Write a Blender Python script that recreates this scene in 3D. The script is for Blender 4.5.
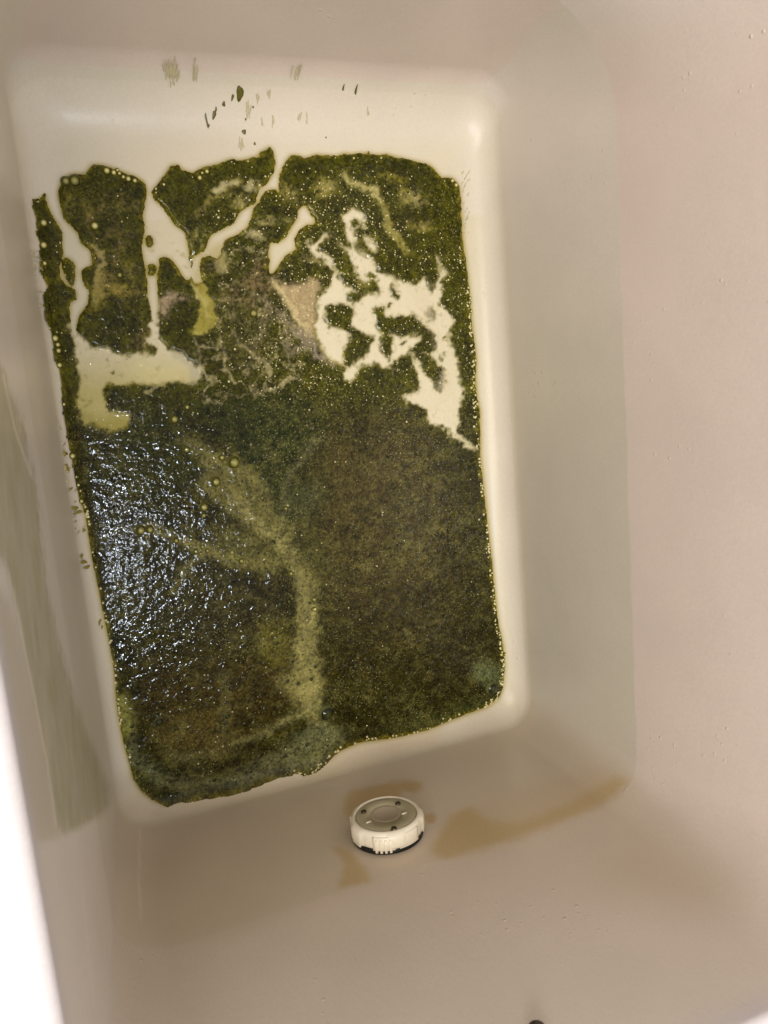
import bpy, bmesh, math
import numpy as np
from mathutils import Vector, Matrix

for o in list(bpy.data.objects):
    bpy.data.objects.remove(o)
SC = bpy.context.scene
COL = SC.collection

# ------------------------------------------------------------------ camera
W_, H_, F_ = 768, 1024, 802.16
ROT = np.array([[0.92670453, 0.14118832, -0.34825934],
                [-0.08461993, 0.98133726, 0.172675],
                [0.36613955, -0.13054902, 0.92135703]])
CAMP = np.array([-0.24321987, 0.08072630, 0.87086355])
cd = bpy.data.cameras.new('camera')
cam = bpy.data.objects.new('camera', cd)
COL.objects.link(cam)
cd.sensor_fit = 'VERTICAL'
cd.sensor_height = 32.0
cd.lens = F_ / H_ * 32.0
cd.clip_start = 0.02
cd.dof.use_dof = True
cd.dof.focus_distance = 0.80
cd.dof.aperture_fstop = cd.lens / 1.5
M4 = Matrix([[*ROT[i], CAMP[i]] for i in range(3)] + [[0, 0, 0, 1]])
cam.matrix_world = M4
SC.camera = cam

# ------------------------------------------------------------------ light
wd = bpy.data.worlds.new('world')
SC.world = wd
wd.use_nodes = True
bg = wd.node_tree.nodes['Background']
bg.inputs['Color'].default_value = (1.0, 0.915, 0.865, 1)
bg.inputs['Strength'].default_value = 0.55


def area(name, loc, target, size, power, color):
    l = bpy.data.lights.new(name, 'AREA')
    l.shape = 'RECTANGLE'
    l.size, l.size_y = size
    l.energy = power
    l.color = color
    o = bpy.data.objects.new(name, l)
    COL.objects.link(o)
    o.location = loc
    d = Vector(target) - Vector(loc)
    o.rotation_euler = d.to_track_quat('-Z', 'Y').to_euler()
    return o


area('ceiling_lamp', (-0.95, -0.12, 2.35), (0.0, 0.0, 0.2), (0.9, 0.9), 26, (1.0, 0.91, 0.82))
area('window_light', (-0.24, -0.50, 2.35), (-0.12, -0.2, 0), (0.12, 0.17), 12, (0.80, 0.89, 1.0))

SC.view_settings.view_transform = 'Standard'
SC.view_settings.look = 'None'
SC.view_settings.gamma = 1.0
SC.view_settings.use_curve_mapping = False
SC.view_settings.exposure = 0.38

# ------------------------------------------------------------------ helpers


def s2l(c):
    c = np.asarray(c, float) / 255.0
    return np.where(c <= 0.04045, c / 12.92, ((c + 0.055) / 1.055) ** 2.4)


def project(P):
    """photo coordinates of world points (n,3)"""
    q = (np.asarray(P) - CAMP) @ ROT
    return W_ / 2 - F_ * q[..., 0] / q[..., 2], H_ / 2 + F_ * q[..., 1] / q[..., 2]


def place(px, py, ax, val):
    """world point on the plane axis=val for a traced photo coordinate"""
    d = ROT @ np.array([(px - W_ / 2) / F_, -(py - H_ / 2) / F_, -1.0])
    t = (val - CAMP[ax]) / d[ax]
    return CAMP + t * d


def noise2(x, y, scale, seed, octaves=3):
    """tileable-free value noise, -1..1"""
    out = np.zeros_like(x, dtype=float)
    amp, tot = 1.0, 0.0
    for o in range(octaves):
        rng = np.random.default_rng(seed + o * 17)
        g = rng.uniform(-1, 1, (256, 256))
        u, v = x / scale + 37.3, y / scale + 11.7
        iu, iv = np.floor(u).astype(int), np.floor(v).astype(int)
        fu, fv = u - iu, v - iv
        fu, fv = fu * fu * (3 - 2 * fu), fv * fv * (3 - 2 * fv)
        a, b = g[iv % 256, iu % 256], g[iv % 256, (iu + 1) % 256]
        c, d = g[(iv + 1) % 256, iu % 256], g[(iv + 1) % 256, (iu + 1) % 256]
        out += amp * ((a * (1 - fu) + b * fu) * (1 - fv) + (c * (1 - fu) + d * fu) * fv)
        tot += amp
        amp *= 0.55
        scale *= 0.5
    return out / tot * 1.5


def inpoly(x, y, pts):
    ins = np.zeros(x.shape, bool)
    n = len(pts)
    for i in range(n):
        x0, y0 = pts[i]
        x1, y1 = pts[(i + 1) % n]
        if y0 == y1:
            continue
        c = ((y0 > y) != (y1 > y)) & (x < (x1 - x0) * (y - y0) / (y1 - y0) + x0)
        ins ^= c
    return ins


class Canvas:
    """float raster in photo coordinates, 2 samples per photo pixel"""

    def __init__(s, x0, y0, x1, y1, r=2):
        s.x0, s.y0, s.r = x0, y0, r
        s.w, s.h = int((x1 - x0) * r), int((y1 - y0) * r)
        s.X, s.Y = np.meshgrid(x0 + (np.arange(s.w) + .5) / r, y0 + (np.arange(s.h) + .5) / r)

    def win(s, pts, pad):
        a = np.array(pts)
        x0 = max(0, int((a[:, 0].min() - pad - s.x0) * s.r))
        x1 = min(s.w, int((a[:, 0].max() + pad - s.x0) * s.r) + 1)
        y0 = max(0, int((a[:, 1].min() - pad - s.y0) * s.r))
        y1 = min(s.h, int((a[:, 1].max() + pad - s.y0) * s.r) + 1)
        return slice(y0, y1), slice(x0, x1)

    def poly(s, pts, soft=1.0):
        m = np.zeros((s.h, s.w), np.float32)
        w = s.win(pts, soft * 3 + 2)
        sub = inpoly(s.X[w], s.Y[w], pts).astype(np.float32)
        m[w] = blur(sub, soft * s.r)
        return m

    def stroke(s, pts, width, soft=2.0):
        """width may be a number or (start, end)"""
        if np.isscalar(width):
            width = (width, width)
        m = np.zeros((s.h, s.w), np.float32)
        w = s.win(pts, max(width) + soft * 3)
        X, Y = s.X[w], s.Y[w]
        best = np.full(X.shape, 1e9)
        n = len(pts) - 1
        for i in range(n):
            a, b = np.array(pts[i]), np.array(pts[i + 1])
            d = b - a
            t = np.clip(((X - a[0]) * d[0] + (Y - a[1]) * d[1]) / max(d @ d, 1e-6), 0, 1)
            dist = np.hypot(X - a[0] - t * d[0], Y - a[1] - t * d[1])
            tt = (i + t) / n
            best = np.minimum(best, dist - 0.5 * (width[0] * (1 - tt) + width[1] * tt))
        m[w] = np.clip(0.5 - best / (2 * soft), 0, 1)
        return m

    def ell(s, c, rx, ry, ang=0, soft=1.0):
        w = s.win([c], max(rx, ry) * 1.5 + soft * 3)
        m = np.zeros((s.h, s.w), np.float32)
        X, Y = s.X[w] - c[0], s.Y[w] - c[1]
        ca, sa = math.cos(ang), math.sin(ang)
        u, v = X * ca + Y * sa, -X * sa + Y * ca
        d = (np.sqrt((u / rx) ** 2 + (v / ry) ** 2) - 1) * min(rx, ry)
        m[w] = np.clip(0.5 - d / (2 * soft), 0, 1)
        return m

    def sample(s, img, px, py):
        u = np.clip((px - s.x0) * s.r - .5, 0, s.w - 1.001)
        v = np.clip((py - s.y0) * s.r - .5, 0, s.h - 1.001)
        iu, iv = u.astype(int), v.astype(int)
        fu, fv = u - iu, v - iv
        if img.ndim == 3:
            fu, fv = fu[..., None], fv[..., None]
        return (img[iv, iu] * (1 - fu) + img[iv, iu + 1] * fu) * (1 - fv) + \
            (img[iv + 1, iu] * (1 - fu) + img[iv + 1, iu + 1] * fu) * fv


def blur(a, rad):
    n = int(round(rad))
    if n < 1:
        return a
    for _ in range(2):
        for ax in (0, 1):
            k = 2 * n + 1
            pad = [(0, 0), (0, 0)]
            pad[ax] = (n + 1, n)
            c = np.cumsum(np.pad(a, pad, mode='edge').astype(np.float64), axis=ax)
            a = (c[k:] - c[:-k]) / k if ax == 0 else (c[:, k:] - c[:, :-k]) / k
    return a.astype(np.float32)


def sstep(a, b, x):
    t = np.clip((x - a) / (b - a), 0, 1)
    return t * t * (3 - 2 * t)


def mesh_np(name, V, Fq, mat, colors=None, smooth=True, attrs=None):
    """V (n,3), Fq (m,4) or (m,3)"""
    me = bpy.data.meshes.new(name)
    k = Fq.shape[1]
    me.vertices.add(len(V))
    me.vertices.foreach_set('co', np.ascontiguousarray(V, np.float32).ravel())
    me.loops.add(Fq.size)
    me.loops.foreach_set('vertex_index', np.ascontiguousarray(Fq, np.int32).ravel())
    me.polygons.add(len(Fq))
    me.polygons.foreach_set('loop_start', np.arange(0, Fq.size, k, dtype=np.int32))
    me.polygons.foreach_set('use_smooth', np.full(len(Fq), smooth))
    me.update(calc_edges=True)
    if colors is not None:
        ca = me.color_attributes.new('pigment', 'FLOAT_COLOR', 'POINT')
        c4 = np.ones((len(V), 4), np.float32)
        c4[:, :3] = colors
        ca.data.foreach_set('color', c4.ravel())
    for an, av in (attrs or {}).items():
        at = me.attributes.new(an, 'FLOAT', 'POINT')
        at.data.foreach_set('value', np.ascontiguousarray(av, np.float32))
    me.materials.append(mat)
    return me


def link(name, me, parent=None, loc=(0, 0, 0)):
    o = bpy.data.objects.new(name, me)
    COL.objects.link(o)
    o.location = loc
    if parent:
        o.parent = parent
    return o


def from_bm(name, bm, mat, parent=None, smooth=True, loc=(0, 0, 0)):
    bmesh.ops.recalc_face_normals(bm, faces=bm.faces)
    me = bpy.data.meshes.new(name)
    bm.to_mesh(me)
    bm.free()
    for p in me.polygons:
        p.use_smooth = smooth
    me.materials.append(mat)
    return link(name, me, parent, loc)


def newmat(name):
    m = bpy.data.materials.new(name)
    m.use_nodes = True
    nt = m.node_tree
    return m, nt, nt.nodes['Principled BSDF'], nt.nodes, nt.links


def plain(name, srgb, rough=0.4, bump=0.0, scale=200, **kw):
    m, nt, b, N, L = newmat(name)
    c = s2l(srgb)
    noi = N.new('ShaderNodeTexNoise')
    noi.inputs['Scale'].default_value = scale
    tc = N.new('ShaderNodeTexCoord')
    L.new(tc.outputs['Object'], noi.inputs['Vector'])
    mx = N.new('ShaderNodeMix')
    mx.data_type = 'RGBA'
    mx.inputs[6].default_value = (*(c * 0.9), 1)
    mx.inputs[7].default_value = (*np.minimum(c * 1.06, 1), 1)
    L.new(noi.outputs['Fac'], mx.inputs[0])
    L.new(mx.outputs[2], b.inputs['Base Color'])
    b.inputs['Roughness'].default_value = rough
    for k, v in kw.items():
        b.inputs[k].default_value = v
    if bump:
        bp = N.new('ShaderNodeBump')
        bp.inputs['Strength'].default_value = bump
        bp.inputs['Distance'].default_value = 0.001
        L.new(noi.outputs['Fac'], bp.inputs['Height'])
        L.new(bp.outputs['Normal'], b.inputs['Normal'])
    return m


# ------------------------------------------------------------------ materials
def tub_material():
    m, nt, b, N, L = newmat('tub_plastic')
    at = N.new('ShaderNodeVertexColor')
    at.layer_name = 'pigment'
    geo = N.new('ShaderNodeNewGeometry')
    n1 = N.new('ShaderNodeTexNoise')
    n1.inputs['Scale'].default_value = 14
    n1.inputs['Detail'].default_value = 6
    L.new(geo.outputs['Position'], n1.inputs['Vector'])
    r1 = N.new('ShaderNodeMapRange')
    r1.inputs['From Min'].default_value = 0.3
    r1.inputs['From Max'].default_value = 0.7
    r1.inputs['To Min'].default_value = 0.965
    r1.inputs['To Max'].default_value = 1.02
    L.new(n1.outputs['Fac'], r1.inputs['Value'])
    n2 = N.new('ShaderNodeTexNoise')
    n2.inputs['Scale'].default_value = 420
    n2.inputs['Detail'].default_value = 2
    L.new(geo.outputs['Position'], n2.inputs['Vector'])
    r2 = N.new('ShaderNodeMapRange')
    r2.inputs['From Min'].default_value = 0.25
    r2.inputs['From Max'].default_value = 0.75
    r2.inputs['To Min'].default_value = 0.96
    r2.inputs['To Max'].default_value = 1.03
    L.new(n2.outputs['Fac'], r2.inputs['Value'])
    mul = N.new('ShaderNodeMath')
    mul.operation = 'MULTIPLY'
    L.new(r1.outputs[0], mul.inputs[0])
    L.new(r2.outputs[0], mul.inputs[1])
    vm = N.new('ShaderNodeVectorMath')
    vm.operation = 'SCALE'
    L.new(at.outputs['Color'], vm.inputs[0])
    L.new(mul.outputs[0], vm.inputs['Scale'])
    L.new(vm.outputs[0], b.inputs['Base Color'])
    b.inputs['Roughness'].default_value = 0.33
    b.inputs['Specular IOR Level'].default_value = 0.35
    # orange peel + small moulding pimples
    n3 = N.new('ShaderNodeTexNoise')
    n3.inputs['Scale'].default_value = 170
    n3.inputs['Detail'].default_value = 5
    L.new(geo.outputs['Position'], n3.inputs['Vector'])
    bp = N.new('ShaderNodeBump')
    bp.inputs['Strength'].default_value = 0.16
    bp.inputs['Distance'].default_value = 0.0012
    L.new(n3.outputs['Fac'], bp.inputs['Height'])
    vo = N.new('ShaderNodeTexVoronoi')
    vo.inputs['Scale'].default_value = 95
    L.new(geo.outputs['Position'], vo.inputs['Vector'])
    rr = N.new('ShaderNodeMapRange')
    rr.inputs['From Min'].default_value = 0.0
    rr.inputs['From Max'].default_value = 0.17
    rr.inputs['To Min'].default_value = 1.0
    rr.inputs['To Max'].default_value = 0.0
    L.new(vo.outputs['Distance'], rr.inputs['Value'])
    n4 = N.new('ShaderNodeTexNoise')
    n4.inputs['Scale'].default_value = 9
    L.new(geo.outputs['Position'], n4.inputs['Vector'])
    r4 = N.new('ShaderNodeMapRange')
    r4.inputs['From Min'].default_value = 0.55
    r4.inputs['From Max'].default_value = 0.75
    L.new(n4.outputs['Fac'], r4.inputs['Value'])
    m2 = N.new('ShaderNodeMath')
    m2.operation = 'MULTIPLY'
    L.new(rr.outputs[0], m2.inputs[0])
    L.new(r4.outputs[0], m2.inputs[1])
    bp2 = N.new('ShaderNodeBump')
    bp2.inputs['Strength'].default_value = 0.7
    bp2.inputs['Distance'].default_value = 0.0018
    L.new(m2.outputs[0], bp2.inputs['Height'])
    L.new(bp.outputs['Normal'], bp2.inputs['Normal'])
    L.new(bp2.outputs['Normal'], b.inputs['Normal'])
    return m


def sludge_material():
    m, nt, b, N, L = newmat('wet_algae')
    at = N.new('ShaderNodeVertexColor')
    at.layer_name = 'pigment'
    fo = N.new('ShaderNodeAttribute')
    fo.attribute_name = 'froth'
    geo = N.new('ShaderNodeNewGeometry')
    # fine bubble speckle
    vo = N.new('ShaderNodeTexVoronoi')
    vo.inputs['Scale'].default_value = 330
    L.new(geo.outputs['Position'], vo.inputs['Vector'])
    sp = N.new('ShaderNodeMapRange')
    sp.inputs['From Min'].default_value = 0.10
    sp.inputs['From Max'].default_value = 0.34
    sp.inputs['To Min'].default_value = 1.0
    sp.inputs['To Max'].default_value = 0.0
    L.new(vo.outputs['Distance'], sp.inputs['Value'])
    ns = N.new('ShaderNodeTexNoise')
    ns.inputs['Scale'].default_value = 260
    ns.inputs['Detail'].default_value = 4
    ns.inputs['Roughness'].default_value = 0.7
    L.new(geo.outputs['Position'], ns.inputs['Vector'])
    rn = N.new('ShaderNodeMapRange')
    rn.inputs['From Min'].default_value = 0.3
    rn.inputs['From Max'].default_value = 0.7
    rn.inputs['To Min'].default_value = 0.4
    rn.inputs['To Max'].default_value = 1.7
    L.new(ns.outputs['Fac'], rn.inputs['Value'])
    ns2 = N.new('ShaderNodeTexNoise')
    ns2.inputs['Scale'].default_value = 75
    ns2.inputs['Detail'].default_value = 5
    ns2.inputs['Distortion'].default_value = 0.8
    L.new(geo.outputs['Position'], ns2.inputs['Vector'])
    rn2 = N.new('ShaderNodeMapRange')
    rn2.inputs['From Min'].default_value = 0.32
    rn2.inputs['From Max'].default_value = 0.68
    rn2.inputs['To Min'].default_value = 0.55
    rn2.inputs['To Max'].default_value = 1.5
    L.new(ns2.outputs['Fac'], rn2.inputs['Value'])
    rm = N.new('ShaderNodeMath')
    rm.operation = 'MULTIPLY'
    L.new(rn.outputs[0], rm.inputs[0])
    L.new(rn2.outputs[0], rm.inputs[1])
    gr = N.new('ShaderNodeAttribute')
    gr.attribute_name = 'grain'
    gm = N.new('ShaderNodeMix')
    gm.inputs[2].default_value = 1.0
    L.new(gr.outputs['Fac'], gm.inputs[0])
    L.new(rm.outputs[0], gm.inputs[3])
    # multiply: base * noise (amount grows with froth) + speckle
    vm = N.new('ShaderNodeVectorMath')
    vm.operation = 'SCALE'
    L.new(at.outputs['Color'], vm.inputs[0])
    L.new(gm.outputs[0], vm.inputs['Scale'])
    mfac = N.new('ShaderNodeMath')
    mfac.operation = 'MULTIPLY'
    mfac.use_clamp = True
    L.new(sp.outputs[0], mfac.inputs[0])
    L.new(fo.outputs['Fac'], mfac.inputs[1])
    mx = N.new('ShaderNodeMix')
    mx.data_type = 'RGBA'
    mx.inputs[7].default_value = (*s2l((132, 124, 66)), 1)
    L.new(mfac.outputs[0], mx.inputs[0])
    L.new(vm.outputs[0], mx.inputs[6])
    L.new(mx.outputs[2], b.inputs['Base Color'])
    vd = N.new('ShaderNodeTexVoronoi')
    vd.inputs['Scale'].default_value = 230
    L.new(geo.outputs['Position'], vd.inputs['Vector'])
    dr = N.new('ShaderNodeMapRange')
    dr.inputs['From Min'].default_value = 0.18
    dr.inputs['From Max'].default_value = 0.42
    dr.inputs['To Min'].default_value = 0.55
    dr.inputs['To Max'].default_value = 1.08
    L.new(vd.outputs['Distance'], dr.inputs['Value'])
    dm = N.new('ShaderNodeMix')
    dm.inputs[2].default_value = 1.0
    L.new(gr.outputs['Fac'], dm.inputs[0])
    L.new(dr.outputs[0], dm.inputs[3])
    ds = N.new('ShaderNodeVectorMath')
    ds.operation = 'SCALE'
    L.new(mx.outputs[2], ds.inputs[0])
    L.new(dm.outputs[0], ds.inputs['Scale'])
    L.new(ds.outputs[0], b.inputs['Base Color'])
    b.inputs['Roughness'].default_value = 0.035
    b.inputs['IOR'].default_value = 1.33
    b.inputs['Specular IOR Level'].default_value = 0.4
    # surface relief: coarse clots + bubbles
    n5 = N.new('ShaderNodeTexNoise')
    n5.inputs['Scale'].default_value = 120
    n5.inputs['Detail'].default_value = 2.5
    n5.inputs['Roughness'].default_value = 0.62
    L.new(geo.outputs['Position'], n5.inputs['Vector'])
    bp = N.new('ShaderNodeBump')
    bp.inputs['Strength'].default_value = 0.55
    bp.inputs['Distance'].default_value = 0.0017
    L.new(n5.outputs['Fac'], bp.inputs['Height'])
    bp2 = N.new('ShaderNodeBump')
    bp2.inputs['Strength'].default_value = 0.25
    bp2.inputs['Distance'].default_value = 0.0003
    L.new(sp.outputs[0], bp2.inputs['Height'])
    L.new(bp.outputs['Normal'], bp2.inputs['Normal'])
    L.new(bp2.outputs['Normal'], b.inputs['Normal'])
    return m


def bubble_film(name, tint, alpha_face, rough=0.05):
    """thin soap-like dome: clear in the middle, glossy and dense at the rim"""
    m, nt, b, N, L = newmat(name)
    lw = N.new('ShaderNodeLayerWeight')
    lw.inputs['Blend'].default_value = 0.35
    rp = N.new('ShaderNodeMapRange')
    rp.inputs['From Min'].default_value = 0.15
    rp.inputs['From Max'].default_value = 0.9
    rp.inputs['To Min'].default_value = alpha_face
    rp.inputs['To Max'].default_value = 0.85
    L.new(lw.outputs['Facing'], rp.inputs['Value'])
    L.new(rp.outputs[0], b.inputs['Alpha'])
    b.inputs['Base Color'].default_value = (*s2l(tint), 1)
    b.inputs['Roughness'].default_value = rough
    b.inputs['IOR'].default_value = 1.5
    b.inputs['Specular IOR Level'].default_value = 0.9
    return m


MT = tub_material()
MS = sludge_material()
MB_PALE = plain('pale_froth', (220, 210, 160), 0.12, 0, 300)
MB_DARK = plain('dark_froth', (58, 60, 22), 0.08, 0, 300)
MB_CLEAR = bubble_film('bubble_film', (120, 118, 62), 0.22)
M_SPLAT = plain('dried_algae', (96, 92, 30), 0.3, 0.3, 600)
M_SPLAT_PALE = plain('faint_dried_algae', (196, 186, 150), 0.4, 0.2, 600)
M_FIT = plain('fitting_plastic', (236, 228, 206), 0.35, 0.05, 90)
M_PLATE = plain('fitting_plate', (178, 170, 140), 0.3, 0.05, 90)
M_DISH = plain('fitting_dish', (176, 163, 142), 0.3, 0.0, 90)
M_GASKET = plain('black_rubber', (14, 13, 14), 0.5, 0.1, 90)
M_SCREW = plain('dull_steel', (92, 84, 66), 0.3, 0, 90, Metallic=0.85)
M_HOLE = plain('screw_recess', (16, 15, 12), 0.6)
M_BOLT = plain('dark_bolt', (66, 56, 46), 0.35, 0.1, 120)
M_GROUND = plain('concrete', (128, 122, 112), 0.8, 0.3, 30)

# ------------------------------------------------------------------ ground (setting)
bm = bmesh.new()
bmesh.ops.create_cube(bm, size=1, matrix=Matrix.Translation((0, 0, -0.033)) @ Matrix.Diagonal((5, 5, 0.05, 1)))
g = from_bm('floor', bm, M_GROUND, smooth=False)
g['kind'] = 'structure'

# ------------------------------------------------------------------ the tub
XL, XR, YN, YF = -0.252, 0.2515, -0.3785, 0.387     # inner foot of the four walls
TL, TR, TN, TF = 0.066, 0.012, 0.0, 0.03             # outward taper
ZR = 0.505                                           # rim height
FR = 0.032                                           # floor fillet


FF = 0.062                                           # the far fillet is wider


def far_extra(z, off):
    if off > 0 or z < 0:
        return 0.0
    if z >= FF:
        return 0.0
    a = FF - math.sqrt(max(FF ** 2 - (FF - z) ** 2, 0))
    b = FR - math.sqrt(max(FR ** 2 - (FR - z) ** 2, 0)) if z < FR else 0.0
    return a - b


def ring(z, off, rc, ns, side_n, rfar=None):
    """rounded rectangle; off = outward offset, rc = corner radius; returns (n,3)"""
    x0, x1 = XL - TL * max(z, 0) - off, XR + TR * max(z, 0) + off
    y0, y1 = YN - TN * max(z, 0) - off, YF + TF * max(z, 0) + off
    rf = rc if rfar is None else rfar
    y1 -= far_extra(z, off)
    pts = []
    nx, ny = side_n
    na = ns
    t = np.linspace(0, 1, nx, endpoint=False)
    u = np.linspace(0, 1, ny, endpoint=False)
    a = np.linspace(0, math.pi / 2, na, endpoint=False)

    def arc(cx, cy, a0, rc):
        return np.stack([cx + rc * np.cos(a0 + a), cy + rc * np.sin(a0 + a)], 1)

    def seg(p, q, tt):
        p, q = np.array(p), np.array(q)
        return p + (q - p) * tt[:, None]
    pts.append(seg((x0 + rc, y0), (x1 - rc, y0), t))
    pts.append(arc(x1 - rc, y0 + rc, -math.pi / 2, rc))
    pts.append(seg((x1, y0 + rc), (x1, y1 - rf), u))
    pts.append(arc(x1 - rf, y1 - rf, 0, rf))
    pts.append(seg((x1 - rf, y1), (x0 + rf, y1), t))
    pts.append(arc(x0 + rf, y1 - rf, math.pi / 2, rf))
    pts.append(seg((x0, y1 - rf), (x0, y0 + rc), u))
    pts.append(arc(x0 + rc, y0 + rc, math.pi, rc))
    P = np.concatenate(pts)
    return np.concatenate([P, np.full((len(P), 1), z)], 1)


SIDE = (230, 340)
NA = 26
rings = []
# floor, from the middle outwards (the middle is closed by a thin strip)
for k in np.linspace(0, 1, 96):
    rings.append(ring(0.0, -(0.235 - (0.235 - FR) * k), 0.004 + 0.024 * k, NA, SIDE))
for k in np.linspace(0, 1, 29)[1:]:
    a = k * math.pi / 2
    rings.append(ring(FR * (1 - math.cos(a)), -(FR - FR * math.sin(a)), 0.028 + 0.008 * k, NA, SIDE, 0.028 + 0.012 * k))
zs = np.linspace(FR, ZR - 0.006, 210)[1:]
for z in zs:
    rings.append(ring(z, 0.0, 0.036 + 0.008 * sstep(0, .23, z) + .03 * sstep(.24, .5, z), NA, SIDE, 0.040 + 0.10 * sstep(.02, .35, z)))
for k in np.linspace(0, 1, 9)[1:]:
    a = k * math.pi / 2
    rings.append(ring(ZR - 0.006 + 0.006 * math.sin(a), 0.006 * (1 - math.cos(a)), 0.074, NA, SIDE, 0.140))
prof = [(ZR, 0.03), (ZR, 0.06), (ZR, 0.082), (ZR - .001, .088), (ZR - .004, .0925), (ZR - .009, .095), (ZR - .03, .095),
        (ZR - .03, .090), (ZR - .01, .088), (ZR - .007, .03), (ZR - .010, .010), (ZR - .02, .0065), (0.10, .0065),
        (0.02, 0.0065), (0.004, -0.001), (-0.004, -0.008), (-0.007, -0.02), (-0.007, -0.1), (-0.007, -0.235)]
for z, off in prof:
    rr = ring(max(z, 0), off, 0.074 if z > .1 else .05, NA, SIDE, 0.14 if z > .1 else .05)
    rr[:, 2] = z
    rings.append(rr)
V = np.concatenate(rings)
n = len(rings[0])
m = len(rings)
i = np.arange(n)
j = (i + 1) % n
Fq = np.concatenate([np.stack([k * n + i, k * n + j, (k + 1) * n + j, (k + 1) * n + i], 1) for k in range(m - 1)])

# --- wall tints, crease shade and stains, traced on the photograph and laid on the walls
K = Canvas(-40, 20, 800, 1040, 1)
px, py = project(V)
inside = np.arange(len(V)) < n * (96 + 28 + len(zs) + 8)
base = np.tile(s2l((223, 215, 205)), (len(V), 1))
x, y, z = V.T
wob = noise2(x * 1000 + y * 700, z * 1000 + y * 300, 14, 5)


def tint(col, f):
    global base
    f = np.clip(f, 0, 1)[:, None]
    base = base * (1 - f) + s2l(col) * f


wall_n = inside * sstep(YN + 0.050, YN + 0.004, y) * sstep(.018, .045, z)
wall_r = inside * sstep(XR - 0.045, XR - 0.004, x) * sstep(.012, .034, z) * (1 - wall_n)
wall_l = inside * (x < XL + 0.012) * sstep(.010, .030, z)
wall_f = inside & (y > YF - 0.006) & (z > 0.02)
# water line at 0.233 m: below it a thin drab film
wl = 0.233 + 0.0012 * wob
under = sstep(0.0015, -0.0015, z - wl) * inside
tint((196, 190, 166), under * (z > 0.022) * (0.3 + 0.05 * wall_n + .2 * wall_r * sstep(.36, 0, y)) * (1 - wall_r * sstep(0., .36, y)))
tint((220, 204, 186), wall_n * 0.4)  # whole near wall tinted warmer
tint((206, 184, 154), wall_n * 0.24 * sstep(0.45, 0.2, z))  # near wall tinted yellower towards the bottom
tint((224, 206, 196), wall_r * 0.6 * (1 - under))  # right wall above the water line tinted pinker
# greenish grey film left on the left wall, ragged edge
lf = sstep(-0.30, -0.27, y + 0.004 * wob) * sstep(0.05, 0.075, z + 0.10 * sstep(-.28, -.05, y) * -1 + 0.006 * wob)
cm = K.poly([(-20, 330), (4, 372), (22, 420), (38, 500), (46, 580), (58, 640), (76, 700), (92, 745), (108, 785), (109, 806),
             (96, 818), (64, 836), (57, 826), (46, 765), (33, 694), (18, 622), (8, 575), (-20, 500)], 2)
jx = noise2(y * 1000, z * 1000, 6, 8) * 3
f = K.sample(cm, px + jx, py) * wall_l
tint((176, 170, 140), f * (0.75 + 0.2 * wob))
cm = K.poly([(-20, 560), (8, 600), (20, 640), (33, 694), (48, 765), (57, 826), (60, 836), (35, 846), (-10, 850)], 3)
tint((190, 180, 156), K.sample(cm, px + jx, py) * wall_l * (z < ZR - .01) * .55)
# lower brown stains on the near wall, plus painted crease shade
def wallpoly(pts, soft, col, amt, mask=None, jit=1.5):
    global base
    c = K.poly(pts, soft)
    a = noise2(x * 1000, z * 1000, 7, 31) * jit
    b = noise2(x * 1000, z * 1000, 7, 77) * jit
    f = K.sample(c, px + a, py + b) * (wall_n if mask is None else mask)
    tint(col, f * amt)


wallpoly([(440, 834), (452, 815), (470, 806), (490, 822), (520, 822), (560, 806), (595, 788), (618, 776), (632, 780),
          (600, 806), (560, 822), (520, 838), (480, 850), (445, 859), (428, 852)], 3, (192, 160, 88), 0.52)
wallpoly([(440, 836), (452, 815), (476, 806), (520, 790), (590, 770), (628, 770), (630, 785), (560, 820), (480, 850), (430, 856)],
         10, (198, 172, 118), 0.30)
wallpoly([(425, 816), (432, 812), (436, 818), (432, 824), (426, 822)], 1, (186, 150, 84), 0.6)
wallpoly([(345, 800), (352, 790), (375, 786), (400, 781), (420, 781), (424, 788), (415, 793), (402, 790), (400, 797),
          (420, 812), (400, 822), (352, 822), (342, 812)], 2, (190, 156, 84), 0.6)
wallpoly([(330, 846), (346, 848), (356, 856), (366, 868), (372, 880), (352, 886), (336, 888), (342, 874), (345, 862)], 2,
         (192, 160, 88), 0.58)
wallpoly([(150, 855), (140, 905), (146, 935), (170, 948), (240, 936), (330, 896), (420, 866), (430, 800), (300, 790), (180, 820)],
         8, (184, 166, 132), 0.22)
wallpoly([(640, 846), (730, 872), (745, 905), (690, 915), (610, 890), (560, 880)], 22, (188, 166, 132), 0.30,
         np.maximum(wall_n, wall_r))  # soft brownish shade of the near-right crease, painted in
allin = inside & (z < 0.04)
wallpoly([(330, 752), (352, 742), (395, 737), (440, 728), (440, 742), (380, 760), (340, 775), (300, 782), (300, 770)], 4,
         (202, 174, 118), 0.45, allin)
wallpoly([(176, 804), (330, 762), (345, 770), (260, 800), (180, 815)], 4, (214, 196, 152), 0.4, allin)
# yellowed rim of old liquid round the pool
tint((214, 205, 180), inside * sstep(.05, .015, z) * .6)
pe = np.minimum.reduce([x - (XL + 0.02), XR - 0.02 - x, y - (YN + 0.028), YF - 0.045 - y])
tint((214, 204, 168), allin * sstep(-0.01, 0.05, pe) * 0.35)
tint((206, 196, 150), (z < 0.02) * inside * sstep(-0.016, 0.0, pe) * 0.3 * (y < 0.25))
tint((222, 198, 188), wall_f * 0.4)  # whole far wall tinted pinker
tint((212, 205, 204), sstep(ZR - .03, ZR - .004, z) * .9)  # direct light on the tub rim painted in as a cooler tone
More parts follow.
